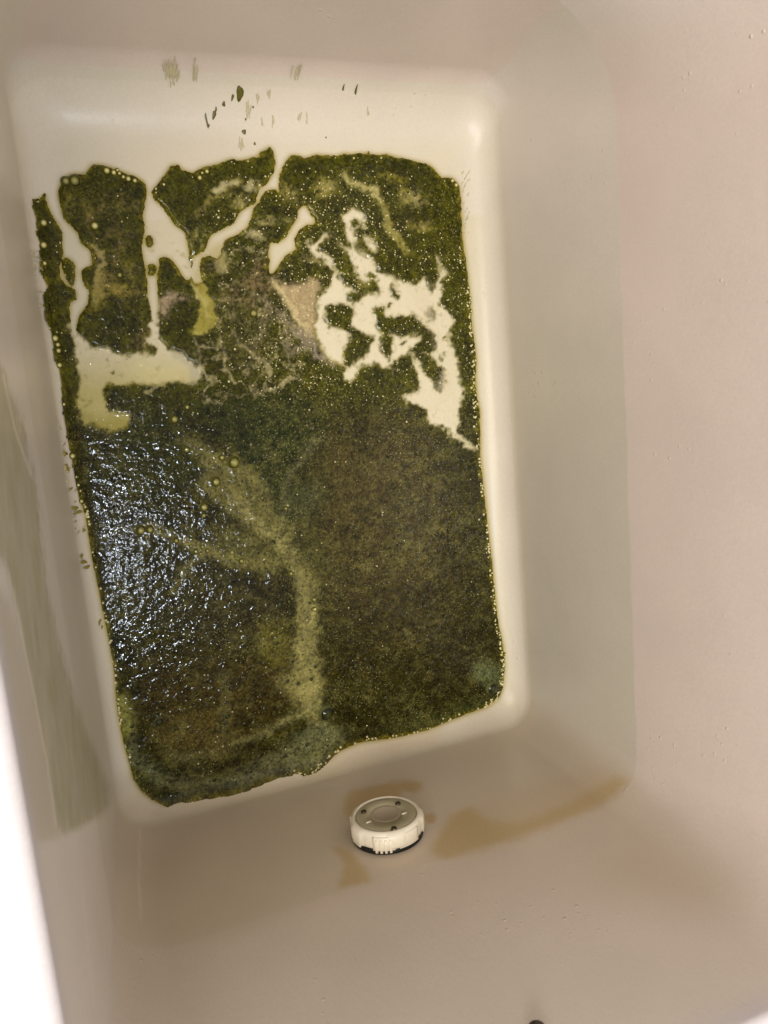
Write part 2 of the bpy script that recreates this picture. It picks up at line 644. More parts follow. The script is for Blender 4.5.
# thin scratches / mould lines
for pts, w in [([(81, 872), (88, 945), (94, 1007)], 1.0), ([(140, 828), (139, 880), (142, 920)], 1.2),
               ([(3, 375), (15, 430), (31, 475)], 1.4), ([(9, 575), (19, 622), (34, 694), (47, 763), (56, 825)], 1.6)]:
    c = K.stroke(pts, w, 1.0)
    tint((236, 226, 208), K.sample(c, px, py) * np.maximum(wall_l, wall_n) * 0.75)

tub = bpy.data.objects.new('plastic_tub', None)
COL.objects.link(tub)
tub['label'] = 'deep off-white rectangular plastic tub with stained inner walls and wide rim'
tub['category'] = 'tub'
me = mesh_np('tub_shell', V, Fq, MT, base)
shell = link('tub_shell', me, tub)

# ------------------------------------------------------------------ algae sludge
SCL = 6.4
ORG = {'1': (30, 140), '2': (140, 140), '3': (250, 140), '4': (360, 140), '5': (30, 290), '6': (140, 290),
       '7': (250, 290), '8': (360, 290)}
ORX = {'a': (100, 440), 'b': (100, 620), 'c': (300, 560)}


def T(spec):
    """'1:x,y x,y 2:x,y ...' -> photo coordinates; p: = already photo coordinates"""
    out = []
    cur = 'p'
    for tok in spec.split():
        if ':' in tok:
            cur, tok = tok.split(':')
        if not tok:
            continue
        X, Y = map(float, tok.split(','))
        if cur == 'p':
            out.append((X, Y))
        elif cur in ORG:
            out.append((X / SCL + ORG[cur][0], Y / SCL + ORG[cur][1]))
        else:
            out.append((X / 3.2 + ORX[cur][0], Y / 3.2 + ORX[cur][1]))
    return out


Q = Canvas(15, 130, 525, 825, 2)
OUTLINE = T('1:105,330 70,375 15,395 20,450 45,520 40,600 60,660 65,740 62,810 75,880 120,940 90,1000 '
            '5:95,140 105,210 140,290 150,340 155,450 190,510 205,620 205,720 215,800 235,880 235,940 255,1010 '
            'p:72,463 78,493 85.7,516 91.4,554 99,592 106.6,630 114,668 116,700 119,720 124,745 130,765 133,778 142,792 153,801 166,804.5 175,801 '
            '190,799 213,794 225,792 250,785 275,776 293.8,771.6 306,772 322,764 340,751 359,742.8 394,738 428,730 462,716 487,707 499,698 503,688 '
            '505,666 503,644 498.4,622 495,591 492,560 489,535 484,489 480.5,455 '
            '8:768,770 750,700 740,560 745,450 725,280 715,200 705,60 4:680,800 655,600 650,450 635,300 605,255 570,240 520,245 495,215 470,180 430,155 '
            '300,125 175,95 170,75 163,95 65,95 58,65 45,88 0,85 3:650,92 600,85 560,102 480,100 430,93 400,100 350,120 320,102 290,100 255,100 225,135 '
            '200,190 180,180 165,140 150,70 125,40 100,65 60,80 55,105 0,115 2:700,120 620,135 600,118 560,130 500,155 400,175 340,215 265,190 250,158 '
            '195,165 155,230 80,325 50,330 35,270 1:740,275 680,235 630,220 560,190 480,165 400,155 350,220 280,215 215,245 180,310 130,350')
BARE = [
    T('1:104,300 104,390 130,460 180,540 205,600 205,680 212,740 190,790 190,870 230,930 290,960 5:298,60 255,80 255,170 262,250 280,300 '
      '310,290 300,260 305,190 330,140 370,90 1:385,960 350,920 330,840 400,800 395,750 385,700 330,670 310,600 215,500 180,370 180,290'),
    T('2:35,250 45,330 20,480 30,580 5,680 30,800 45,900 50,1020 6:65,100 75,180 95,240 105,180 115,100 115,10 2:115,950 110,880 125,800 '
      '120,760 160,745 200,765 250,830 290,900 325,900 330,850 310,680 290,590 220,540 150,430 90,380 75,320 80,250'),
    T('3:150,50 165,140 150,210 100,290 60,310 45,350 30,390 0,410 2:760,330 740,400 650,450 600,530 520,575 460,600 430,650 420,700 '
      '340,750 325,850 345,920 400,920 380,800 400,750 450,740 500,770 545,640 620,610 690,560 715,500 720,450 768,390 '
      '3:0,500 20,460 60,400 95,330 165,310 185,375 190,300 190,220 225,140 250,95 255,60'),
    T('3:355,410 385,470 420,510 410,550 370,540 320,580 285,630 300,700 230,740 190,800 145,860 115,860 125,770 115,720 130,650 180,660 '
      '230,620 270,550 310,490 300,450 340,420'),
]
S1 = T('5:250,180 258,250 270,300 290,340 310,500 320,600 300,680 320,780 340,870 370,850 400,850 440,870 500,900 560,890 620,860 640,790 '
       '580,795 520,800 490,740 480,605 570,620 640,595 700,590 6:90,600 150,605 200,580 240,575 300,600 340,605 380,560 380,490 330,465 '
       '300,450 270,390 190,380 110,310 75,300 40,320 20,400 5:700,400 650,425 560,410 480,370 400,360 370,330 310,285')
ISL_SMALL = [T('1:205,770 240,750 285,790 290,870 280,930 262,932 240,900 210,840'),
             T('1:400,720 430,712 445,730 440,800 405,800 398,760'),
             T('1:330,845 375,815 420,815 410,860 420,905 400,945 370,955 350,920')]
S5 = T('3:350,650 400,660 440,620 470,590 500,605 460,650 440,710 500,720 530,800 570,860 590,920 660,950 640,1000 600,1030 7:640,20 600,60 560,85 '
       '480,95 470,180 520,260 590,300 600,400 590,470 540,460 480,400 430,300 410,200 430,60 440,0 3:430,1024 500,950 545,850 480,800 470,750 '
       '420,760 390,700')
BIG1 = T('3:500,600 560,640 590,700 640,770 670,840 720,880 768,880 790,850 768,770 690,720 650,645 4:40,730 60,760 0,720 3:668,610 '
         '700,560 745,510 735,470 690,450 640,450 590,480 600,560 625,640 650,700 600,690 560,640 510,600')
BIG2 = [(360 + a / SCL, 290 + b / SCL) for a, b in [
    (0, -240), (60, -200), (130, -120), (200, -90), (240, -60), (330, -30), (400, -80), (440, -30), (445, 20), (470, 0), (475, -60),
    (510, -90), (490, -160), (465, -230), (490, -220), (520, -140), (560, -110), (520, -50), (520, 50), (500, 100), (560, 140),
    (605, 200), (580, 260), (580, 330), (610, 420), (630, 530), (660, 640), (665, 700), (630, 770), (630, 860), (620, 920), (680, 980),
    (740, 1000), (740, 1030), (680, 1024), (600, 950), (560, 930), (550, 880), (500, 860), (450, 850), (420, 770), (350, 735),
    (290, 715), (260, 680), (230, 600), (200, 490), (150, 500), (100, 470), (0, 480), (-40, 560), (-80, 590), (-100, 580), (-104, 500),
    (-114, 470), (-164, 460), (-224, 400), (-274, 300), (-294, 200), (-280, 100), (-240, 20), (-180, 0), (-120, -20), (-60, -20), (-60, -60), (0, -90), (0, -120)]]
o8 = lambda L_: [(360 + a / SCL, 290 + b / SCL) for a, b in L_]
DARK = [
    T('7:485,110 515,85 560,95 600,90 650,110 660,150 640,230 700,270 768,300 8:80,300 80,340 50,390 0,430 7:700,440 640,490 600,470 '
      '590,400 640,340 650,290 600,250 520,240 475,190'),
    T('7:620,50 660,10 768,0 730,40 660,90'),
    o8([(75, 120), (110, 105), (150, 105), (160, 150), (200, 180), (270, 170), (310, 150), (345, 140), (380, 185), (430, 240), (480, 300), (495, 370), (450, 400),
        (380, 410), (300, 400), (340, 350), (380, 310), (370, 290), (280, 300), (235, 310), (200, 270), (185, 280), (205, 370), (200, 430),
        (195, 460), (150, 410), (125, 350), (130, 270), (110, 240), (90, 170)]),
    o8([(205, 480), (250, 430), (310, 395), (340, 455), (360, 520), (385, 590), (375, 640), (330, 665), (255, 690), (200, 650)]),
    o8([(320, 400), (440, 400), (470, 440), (500, 480), (550, 520), (550, 600), (510, 665), (470, 640), (440, 560), (380, 470)]),
    o8([(415, 130), (440, 100), (465, 110), (480, 180), (460, 215), (425, 180)]),
    o8([(190, -30), (220, -40), (245, 0), (245, 70), (210, 50), (190, 0)]),
    T('3:440,710 460,650 520,640 560,690 600,770 680,870 720,930 768,900 4:30,860 80,850 110,930 125,990 60,1000 0,990 3:740,1010 650,960 590,900 '
      '570,850 530,790 500,720'),
    T('3:640,535 665,512 690,510 700,550 665,585 648,570'),
    T('6:110,300 120,220 160,190 200,195 250,215 290,260 330,300 365,400 370,450 330,455 290,430 270,390 230,370 180,360 150,330'),
    T('6:190,120 210,75 270,65 330,80 360,120 355,200 330,290 280,230 220,190'),
]
DOTS = [((149.4, 241.6), 4, 6, 0), ((152, 269.7), 4.4, 6.2, 0), ((149.4, 349.4), 6.5, 4, .7), ((442, 357), 2.3, 4, 0),
        ((402.2, 343.6), 3.4, 1.4, -.5), ((446, 337), 1.2, 2, 0), ((389, 306), 2, 2.6, 0), ((114.5, 373), 1.6, 1.4, 0),
        ((164.3, 354.3), 2, 1.5, 0), ((298, 338), 3.6, 4, 0), ((109, 360), 1, 1.4, 0), ((127, 361), 1.2, 1, 0)]

outline = Q.poly(OUTLINE, 0.6)
bare = np.zeros_like(outline)
for p_ in BARE:
    bare = np.maximum(bare, Q.poly(p_, 0.8))
film = np.zeros_like(outline)
for p_ in (S1, S5, BIG1, BIG2, T('4:10,620 60,615 120,700 110,730 50,700'), T('4:0,490 30,500 25,550 0,580 3:750,560 740,510')):
    film = np.maximum(film, Q.poly(p_, 1.0))
dark = np.zeros_like(outline)
for p_ in DARK:
    dark = np.maximum(dark, Q.poly(p_, 0.8))
for c, rx, ry, an in DOTS:
    dark = np.maximum(dark, Q.ell(c, rx, ry, an, .8))
for p_ in ISL_SMALL:
    dark = np.maximum(dark, Q.poly(p_, 0.8))
# white fingers cut back out of the dark lobes
fing = Q.poly(o8([(335, 455), (370, 460), (395, 520), (440, 570), (455, 620), (440, 650), (375, 660), (390, 590), (360, 520)]), 1.0)
fing = np.maximum(fing, Q.poly(o8([(205, 300), (240, 310), (285, 300), (370, 292), (380, 310), (330, 370), (270, 400), (215, 450), (195, 465), (208, 370)]), 1.0))
dark = dark * (1 - fing)
film = np.maximum(film * (1 - dark), fing)
film = np.maximum(film, Q.stroke(T('2:85,1000 6:88,60 92,200 85,300 120,380 200,430'), (10, 8), 1.2))
for c, rx, ry, an in DOTS[4:5]:
    film = film * (1 - Q.ell(c, rx, ry, an, .8))
bare = bare * (1 - dark)
thick = np.clip(outline - film - bare, 0, 1)          # deep liquid
present = outline * (1 - bare)

# --- pigment
X, Y = Q.X, Q.Y
img = np.zeros(outline.shape + (3,), np.float32)
img[:] = s2l((54, 54, 4))


def lay(col, mask, amt=1.0):
    global img
    f = np.clip(mask * amt, 0, 1)[..., None]
    img = img * (1 - f) + s2l(col).astype(np.float32) * f


nA = noise2(X, Y, 42, 3, 4)
nB = noise2(X, Y, 16, 9, 4)
nC = noise2(X, Y, 5, 21, 3)
ridge = 1 - np.abs(noise2(X + 10 * nB, Y, 30, 44, 4))
low = sstep(380, 440, Y)
lay((80, 78, 8), sstep(0.0, 0.9, nB) * (1 - low), .5)
lay((34, 34, 2), sstep(0.1, 0.9, -nA), .6)
lay((24, 23, 4), low, .7)
# lower body: brownish grey froth field on the right, green elsewhere with a painted bluish sheen
lay((66, 58, 26), Q.poly(T('p:318,440 400,410 440,440 470,520 470,600 440,640 360,640 320,600 310,520'), 22), .75)
lay((38, 32, 8), Q.poly(T('p:320,600 480,560 495,640 480,690 340,700 325,670'), 16), .55)
lay((34, 42, 12), Q.poly(T('p:190,400 300,390 330,420 300,470 280,530 262,500 225,440'), 8), .75)  # bluish surface sheen painted in as a green patch
lay((46, 52, 16), Q.poly(T('p:120,400 190,420 210,470 150,500 100,480'), 10), .35)
lay((60, 47, 16), Q.poly(T('p:140,660 300,650 310,700 230,760 140,740'), 18), .5)
lay((44, 40, 16), Q.poly(T('p:180,560 290,560 300,640 170,640 120,600'), 16), .6)
# froth ribbons
G1, G2 = (128, 122, 72), (108, 103, 56)
lay(G2, Q.poly(T('a:250,-20 330,90 345,180 420,240 500,300 560,340 620,430 640,560 625,640 700,640 700,450 640,400 620,300 590,255 545,230 550,160 490,100 440,45 370,40 320,0'), 2.5), .7)
lay(G1, Q.stroke(T('a:430,190 520,280 590,340 640,420 665,520 660,640 p:306,650 308,690 318,715'), (9, 20), 4), .8)
lay(G2, Q.stroke(T('a:110,285 180,290 260,325 340,350 440,390 560,400'), (9, 13), 3.5), .8)
lay(G2, Q.stroke(T('a:350,350 300,385 265,420 240,480'), 6, 3), .75)
lay((96, 92, 46), Q.poly(T('a:370,270 440,260 560,330 600,420 480,400 380,360'), 8), .6)
lay((104, 102, 66), Q.stroke(T('a:690,0 620,90 592,160 580,250'), 5, 5), .6)
lay((70, 76, 44), Q.poly(T('a:600,160 720,140 700,220 620,270 590,250'), 8), .6)
lay((86, 84, 38), Q.poly(T('a:620,280 740,330 720,460 660,420 620,360'), 10), .5)
lay((88, 84, 24), Q.poly(T('b:520,0 600,0 610,150 570,160 510,110'), 8), .6)
lay((128, 122, 70), Q.poly(T('b:625,0 680,60 705,160 720,230 690,285 640,280 600,240 560,190 620,150'), 4), .7)
lay((130, 126, 76), Q.stroke(T('b:690,280 600,320 520,360 430,400'), (8, 3), 4), .6)
lay((104, 100, 58), Q.stroke(T('b:400,180 400,300 400,400 330,440 240,440'), (4, 12), 6), .5)
lay((88, 76, 34), Q.poly(T('b:200,300 330,280 400,340 380,440 260,440 180,400'), 10), .45)
lay((110, 112, 76), Q.poly(T('b:90,330 130,440 220,505 400,500 560,430 700,330 780,370 720,450 620,480 480,525 330,560 210,575 130,540 85,420'), 5), .62)
lay((42, 46, 8), Q.stroke(T('b:120,500 180,550 280,555 400,535'), (12, 6), 3), .85)
lay((102, 104, 64), Q.poly(T('b:740,330 800,360 740,440 680,470 620,490 640,430'), 4), .7)
lay((134, 132, 62), Q.poly(T('b:48,220 90,250 105,320 100,370 75,360 55,300'), 4), .8)
lay((84, 92, 56), Q.poly(T('c:550,340 600,320 640,350 648,390 600,400 560,380'), 4), .8)
lay((56, 64, 28), Q.poly(T('c:440,500 520,460 600,445 640,420 600,470 500,505 430,530 330,550 240,555'), 4), .7)
lay((28, 32, 8), Q.ell((326, 708), 8, 12, .3, 4), .8)
# big soft mottling
lay((92, 88, 44), sstep(0.55, 1.0, ridge) * low * sstep(-.2, .6, nA), .30)
# soft thin patches in the upper part
for c, rx, ry, an, col, am in [
        ('4:200,245', 9, 4, .1, (140, 130, 50), .7), ('4:350,385', 10, 6, .3, (168, 158, 96), .75), ('4:270,370', 4, 7, -.4, (150, 142, 70), .7),
        ('4:400,560', 5, 4, -.6, (160, 150, 84), .7), ('4:330,550', 6, 3, .6, (140, 130, 60), .6), ('3:480,310', 12, 9, -.4, (128, 120, 56), .75),
        ('3:500,300', 5, 4, 0, (170, 160, 96), .6), ('3:260,350', 9, 4, .5, (150, 140, 74), .8), ('3:100,520', 6, 4, 0, (170, 160, 100), .8),
        ('3:20,605', 6, 3, .2, (190, 180, 128), .9), ('2:640,400', 6, 3.5, -.4, (168, 158, 96), .8), ('2:725,310', 7, 4, .2, (196, 186, 132), .9),
        ('2:580,360', 4, 3, 0, (150, 140, 76), .6), ('2:350,610', 2.5, 2.5, 0, (170, 160, 96), .6), ('3:230,520', 5, 3, 0, (140, 134, 76), .6),
        ('3:400,770', 7, 2.5, .3, (170, 160, 100), .6), ('4:30,910', 5, 7, .5, (150, 140, 70), .5), ('5:580,830', 7, 4, 0, (150, 138, 40), .6),
        ('1:240,390', 2, 4, 0, (120, 108, 40), .7), ('1:650,830', 5, 9, 0, (98, 92, 16), .7), ('1:630,430', 8, 3, .5, (110, 100, 50), .5)]:
    lay(col, Q.ell(T(c)[0], rx, ry, an, 4) * sstep(-.9, .3, nC), am)
lay((150, 142, 76), Q.stroke(T('3:590,210 640,280 700,295 768,315 4:100,330 150,450 180,560 250,640 290,700'), (4, 7), 2.5), .85)
lay((186, 176, 120), Q.stroke(T('3:595,215 630,270 690,295 768,310 4:90,300 120,370'), (2, 4), 1.5), .6)
lay((110, 106, 30), Q.stroke(T('4:250,640 300,720 370,760'), (5, 2), 3), .6)
lay((150, 140, 70), Q.stroke(T('2:350,490 440,400 520,310 620,260'), (3, 7), 3.5) * sstep(-.8, .2, nC), .85)
lay((196, 188, 140), Q.stroke(T('2:480,330 530,300 610,265'), (5, 3), 2), .75)
# tan veins in the first lobe
lay((104, 92, 44), Q.stroke(T('1:350,400 385,500 400,600 460,640 540,580 600,640 560,740 540,800 520,860'), (5, 6), 3.5) * sstep(-.8, .4, nC), .8)
lay((112, 98, 52), Q.stroke(T('1:380,500 430,460 480,420'), 3, 2.5), .5)
lay((166, 152, 92), Q.stroke(T('1:395,690 450,715 462,790 435,850 435,950 430,1030 5:420,80'), (3, 8), 1.6), .9)
lay((132, 118, 50), Q.poly(T('1:480,860 560,930 700,960 690,1000 560,985 480,1010 470,940'), 3) * sstep(-.9, .2, nC), .85)
lay((150, 136, 66), Q.poly(T('1:440,830 480,860 490,1000 5:470,60 400,90 390,0 1:400,960'), 2), .8)
lay((112, 104, 30), Q.poly(T('5:350,85 420,70 470,60 500,90 440,130 380,140'), 2.5), .8)
lay((98, 88, 48), Q.poly(T('5:640,330 700,250 768,240 768,420 700,400 650,420'), 4), .6)
rz = 1 - np.abs(noise2(X + 5 * nC, Y + 4 * nB, 12, 71, 3))
lay((158, 148, 104), sstep(.86, .99, rz) * Q.poly(T('p:200,230 262,235 300,300 345,372 300,392 230,400 196,380 204,300'), 9), .55)
lay((120, 110, 66), sstep(.80, .98, rz) * Q.poly(T('p:66,200 140,190 140,300 95,300 70,230'), 9), .35)
lay((96, 92, 48), sstep(.75, .98, rz) * low, .28)
# olive tongue beneath the middle channel
lay((158, 148, 66), Q.poly(T('6:330,-20 375,60 365,180 335,280 370,300 440,250 490,230 490,150 465,100 430,40 415,-40 2:400,900 380,820 340,870'), 1), .95)
lay((184, 174, 108), Q.stroke(T('2:340,940 375,1000 6:400,60 430,130 440,180'), (5, 2), 1.5), .8)
lay((128, 118, 36), Q.poly(T('6:380,160 430,170 400,240 370,240'), 3), .6)
lay((166, 156, 100), Q.poly(T('2:480,760 550,680 550,830 530,862 490,840'), 2), .8)
lay((150, 138, 84), Q.poly(T('2:230,560 290,590 320,680 330,850 350,900 310,900 250,800 220,700'), 3), .5)
# pinkish froth
lay((168, 148, 118), Q.poly(T('6:120,60 180,20 260,40 320,60 200,70 180,120 170,170 120,180'), 2) * sstep(-1, 0, nC), .85)
lay((112, 94, 62), Q.poly(T('2:620,900 768,820 3:0,760 110,780 130,900 200,960 7:100,0 60,60 0,120 6:600,100 480,60 560,10'), 6) * sstep(-.7, .5, nC), .75)
lay((178, 158, 116), Q.poly(T('7:170,-10 250,60 330,250 380,320 430,320 405,200 420,80 440,-20 420,-70 360,-60 260,-30'), 2.5) * sstep(-1.4, -.2, nC), .92)
lay((204, 186, 134), Q.stroke(T('3:130,890 200,970 7:190,10 260,100 310,200 350,270'), (4, 6), 2), .85)
lay((146, 134, 112), Q.stroke(T('7:330,290 400,350 450,420 540,465'), (13, 5), 3) * sstep(-1.2, 0, nC), .9)
lay((138, 126, 98), Q.stroke(T('7:100,60 140,130 220,180 290,260 340,300'), (5, 9), 2.5) * sstep(-1.2, .1, nC), .8)
lay((122, 112, 80), Q.stroke(T('7:130,140 80,210 70,300 20,380'), 5, 3) * sstep(-1, .3, nC), .8)
lay((134, 124, 84), Q.stroke(T('7:-30,370 30,400 90,460 120,480'), 4, 2) * sstep(-1, .2, nC), .8)
lay((132, 122, 92), Q.stroke(T('7:225,270 225,330 240,410 300,380 380,360'), 5, 3) * sstep(-1, .2, nC), .85)
for sp, w_, a_ in [('7:120,480 110,560 95,640 140,645 200,620', 2, .7), ('7:180,430 120,480', 1.5, .6), ('7:200,610 240,570 300,560 340,580', 4, .65),
                   ('6:385,490 430,540 470,585', 3, .9), ('6:520,320 528,400 530,480 590,590', 1.6, .8), ('6:590,270 640,370 720,400 768,470', 2.4, .75),
                   ('6:500,230 510,330', 1.5, .7), ('6:330,310 370,350 370,400 385,490', 1.6, .6), ('6:460,590 410,660 420,715 520,722 570,640', 1.4, .6),
                   ('6:370,350 440,370 500,350', 2.5, .5), ('6:500,110 520,60 450,50', 1.6, .6), ('6:680,0 768,60', 3, .6), ('6:700,130 768,160', 2, .5),
                   ('6:40,660 90,620 200,580', 2.5, .7), ('6:690,330 768,300', 2, .5), ('6:500,190 560,160 620,190 690,260 720,330', 1.2, .4),
                   ('7:270,480 350,470', 3, .3), ('7:0,140 70,150 100,90', 4, .5), ('6:660,540 700,500 720,470', 2, .4)]:
    lay((168, 158, 112), Q.stroke(T(sp), w_, 1.3) * sstep(-1.1, .1, nC), a_)
lay((74, 70, 34), Q.poly(T('6:520,0 768,-60 7:100,0 120,200 60,400 6:768,520 620,520 540,400 500,200'), 8), .35)
# yellow olive basin edge right of the peach froth
lay((168, 156, 62), Q.poly(T('7:410,180 470,230 540,300 600,330 600,480 540,465 480,400 430,300'), 3), .7)
olive_edge = np.clip(blur(film, 6) * 1.3, 0, 1) * (1 - film)
lay((92, 88, 14), olive_edge, .55)
thin_edge = np.clip(1 - sstep(.55, 1.0, blur(present, 6)), 0, 1)
lay((112, 104, 22), thin_edge, .55)

# film colours
fc = np.zeros_like(img)
fc[:] = s2l((218, 209, 178))
fc_y = s2l((190, 178, 116))
fy = sstep(330, 400, Y) * (X < 215)
fc = fc * (1 - fy[..., None]) + fc_y * fy[..., None]
sp_n = noise2(X, Y, 3.7, 61, 3)
sm = sstep(.35, .9, sp_n * .6 + .75 * nC * .5 + .5 * nB)[..., None] * .5
fc = fc * (1 - sm) + s2l((140, 128, 58)) * sm
ye = np.clip(1 - sstep(.45, 1.0, blur(film, 5)), 0, 1)[..., None] * .55
fc = fc * (1 - ye) + s2l((150, 140, 52)) * ye
f = film[..., None]
img = (img * (1 - f) + fc * f).astype(np.float32)
lay((166, 156, 84), Q.poly(T('5:300,680 340,780 480,800 640,790 620,860 500,900 400,850 340,870'), 3), .75)
lay((150, 140, 44), Q.poly(T('5:340,820 480,850 620,830 600,870 500,895 400,850'), 3), .6)
lay((212, 202, 146), Q.poly(T('6:0,440 200,500 260,520 220,560 100,590 0,570 5:640,560 640,480'), 3), .5)
lay((178, 172, 146), Q.poly(T('6:200,380 270,390 300,450 380,490 380,560 340,605 300,600 330,540 290,480 220,430'), 2) * sstep(-1.2, .1, nC), .75)
lay((214, 202, 170), Q.poly(o8([(500, -20), (440, 0), (430, 60), (480, 220), (560, 420), (600, 560), (560, 700), (480, 640), (560, 500), (500, 380), (460, 250), (400, 190), (340, 80), (330, -20)]), 4), .5)

# yellowed liquid left on the bare tub floor beside the lobes
Qb = np.clip(blur(thick, 5) * 1.8, 0, 1)
Qs = sstep(.25, .8, nC) * Q.poly(T('2:30,420 150,430 230,560 290,600 320,700 320,900 280,880 200,760 110,750 20,700'), 3) * .55
Qy = Q.poly(T('2:400,760 440,680 560,640 550,720 480,830 400,900 390,1000 350,940 330,850'), 4) * .6
tz_ = np.clip(np.maximum(np.maximum(Qb, Qs), Qy), 0, 1)
onfloor = inside & (z < 0.012)
ff = Q.sample(tz_.astype(np.float32), px, py) * onfloor * ((px > 18) & (px < 520) & (py > 134) & (py < 820))
tint((170, 154, 76), ff)
c4 = np.ones((len(V), 4), np.float32)
c4[:, :3] = base
shell.data.color_attributes['pigment'].data.foreach_set('color', c4.ravel())

# froth density for the shader's fine speckle
froth = np.clip(.35 + .5 * sstep(160, 200, Y) * sstep(180, 260, X) * (1 - low) + .15 * low, 0, 1) * (1 - film)
froth = np.clip(froth * (0.45 + 0.8 * sstep(-.5, .6, nA)), 0, 1)

# --- mesh grid on the floor
DX = 0.00115
gx = np.arange(XL + .002, 0.246, DX)
gy = np.arange(YN + .004, 0.332, DX)
GX, GY = np.meshgrid(gx, gy)
LEV = 0.0010 + 0.0032 * sstep(.16, -.10, GY)          # liquid lies deeper at the near end
P3 = np.stack([GX, GY, LEV], -1)
qx, qy = project(P3)
wx = noise2(GX * 1000, GY * 1000, 5, 101, 3)
wy = noise2(GX * 1000, GY * 1000, 5, 151, 3)
cx_, cy_ = qx + 2.6 * wx + 1.5 * noise2(GX * 1000, GY * 1000, 14, 301, 2), qy + 2.3 * wy + 1.5 * noise2(GX * 1000, GY * 1000, 14, 331, 2)
we = .9 - .45 * sstep(380, 450, qy)
qx, qy = qx + we * wx, qy + we * wy
pres = Q.sample(present, qx, qy)
inb = (qx > 16) & (qx < 523) & (qy > 132) & (qy < 823)
pres = pres * inb
dep = Q.sample(blur(thick * present, 5), qx, qy)
flm = Q.sample(film, qx, qy)
relief = noise2(GX * 1000, GY * 1000, 9, 201, 4)
fine = noise2(GX * 1000, GY * 1000, 3.2, 231, 2)
calm = 1 - .75 * Q.sample(Q.poly(T('p:190,400 300,390 330,420 300,470 280,530 262,500 225,440'), 6), qx, qy)
near_w = np.minimum.reduce([GX - XL, XR - GX, GY - YN])
s_ = np.clip(FR - near_w, 0, FR * .97)
TZ = np.maximum(FR - np.sqrt(FR ** 2 - s_ ** 2), FF - np.sqrt(FF ** 2 - np.clip(FF - (YF - GY), 0, FF * .97) ** 2))                      # height of the tub floor and its fillet
top = LEV + 0.0022 * sstep(.2, .95, dep) * sstep(-.05, .2, GY) + (0.00022 * relief + 0.00010 * fine) * sstep(.3, 1, dep) * calm
zz = TZ + np.maximum(0.5 * (top - TZ + np.sqrt((top - TZ) ** 2 + 0.0014 ** 2)), .0005) * sstep(.3, .62, pres) - 0.0008 * (1 - sstep(.15, .5, pres))
colr = Q.sample(img, cx_, cy_)
frv = Q.sample(froth, qx, qy)
grain = (1 - .85 * Q.sample(film, cx_, cy_)) * (1 - .75 * sstep(.10, .28, colr[..., 1]))
ny_, nx_ = GX.shape
idx = np.arange(nx_ * ny_).reshape(ny_, nx_)
quads = np.stack([idx[:-1, :-1], idx[:-1, 1:], idx[1:, 1:], idx[1:, :-1]], -1).reshape(-1, 4)
keep = (pres.ravel()[quads] > .22).all(1)
quads = quads[keep]
# connected patches: the main pool and the little puddles that lie apart from it
lab = np.full(ny_ * nx_, -1, np.int64)
lab[np.unique(quads)] = np.unique(quads)
lab2 = lab.reshape(ny_, nx_).copy()
on = lab2 >= 0
for _ in range(4000):
    new = lab2.copy()
    for ax in (0, 1):
        for direction in (1, -1):
            # running maximum inside each unbroken run
            sh = np.roll(new, direction, ax)
            if ax == 0:
                sh[0 if direction == 1 else -1] = -1
            else:
                sh[:, 0 if direction == 1 else -1] = -1
            new = np.where(on, np.maximum(new, sh), -1)
    if (new == lab2).all():
        break
    lab2 = new
lab = lab2.ravel()
comp, cnt = np.unique(lab[quads[:, 0]], return_counts=True)
order = comp[np.argsort(-cnt)]
PUDDLES = [(213, 196, 'wedge-shaped green algae patch between two bare forked channels at the far edge'),
           (150, 242, 'tiny oval green algae drop alone in the bare channel between two lobes')]
pool = None
for rank, cid in enumerate(order):
    qs = quads[lab[quads[:, 0]] == cid]
    if rank and len(qs) < 12:
        continue
    used, inv = np.unique(qs, return_inverse=True)
    Vs = np.stack([GX.ravel(), GY.ravel(), zz.ravel()], 1)[used]
    cxm, cym = float(qx.ravel()[used].mean()), float(qy.ravel()[used].mean())
    nm = 'algae_pool' if rank == 0 else 'algae_puddle'
    me = mesh_np(nm, Vs, inv.reshape(qs.shape), MS, colr.reshape(-1, 3)[used], attrs={'froth': frv.ravel()[used], 'grain': grain.ravel()[used]})
    o = link(nm, me)
    if rank == 0:
        pool = o
        pool['label'] = 'dark green frothy algae sludge lying across the bottom of the tub'
        pool['category'] = 'algae sludge'
        pool['kind'] = 'stuff'
    else:
        best = min(PUDDLES, key=lambda t: (t[0] - cxm) ** 2 + (t[1] - cym) ** 2) 
        o['label'] = best[2]
        o['category'] = 'puddle'


def surf_z(xw, yw):
    ix = np.clip(((xw - gx[0]) / DX).round().astype(int), 0, nx_ - 1)
    iy = np.clip(((yw - gy[0]) / DX).round().astype(int), 0, ny_ - 1)
    return zz[iy, ix]


# ------------------------------------------------------------------ froth: thousands of tiny domes
def dome(seg, rows):
    v = [(0, 0, 1)]
    for r_ in range(1, rows + 1):
        a = r_ / rows * math.pi / 2
        for s in range(seg):
            b = 2 * math.pi * (s + .5 * (r_ % 2)) / seg
            v.append((math.sin(a) * math.cos(b), math.sin(a) * math.sin(b), math.cos(a)))
    f = []
    for s in range(seg):
        f.append((0, 1 + s, 1 + (s + 1) % seg))
    for r_ in range(1, rows):
        o = 1 + (r_ - 1) * seg
        for s in range(seg):
            a, b, c, d = o + s, o + (s + 1) % seg, o + seg + s, o + seg + (s + 1) % seg
            f += [(a, c, d), (a, d, b)]
    return np.array(v), np.array(f)


DV, DF = dome(6, 2)


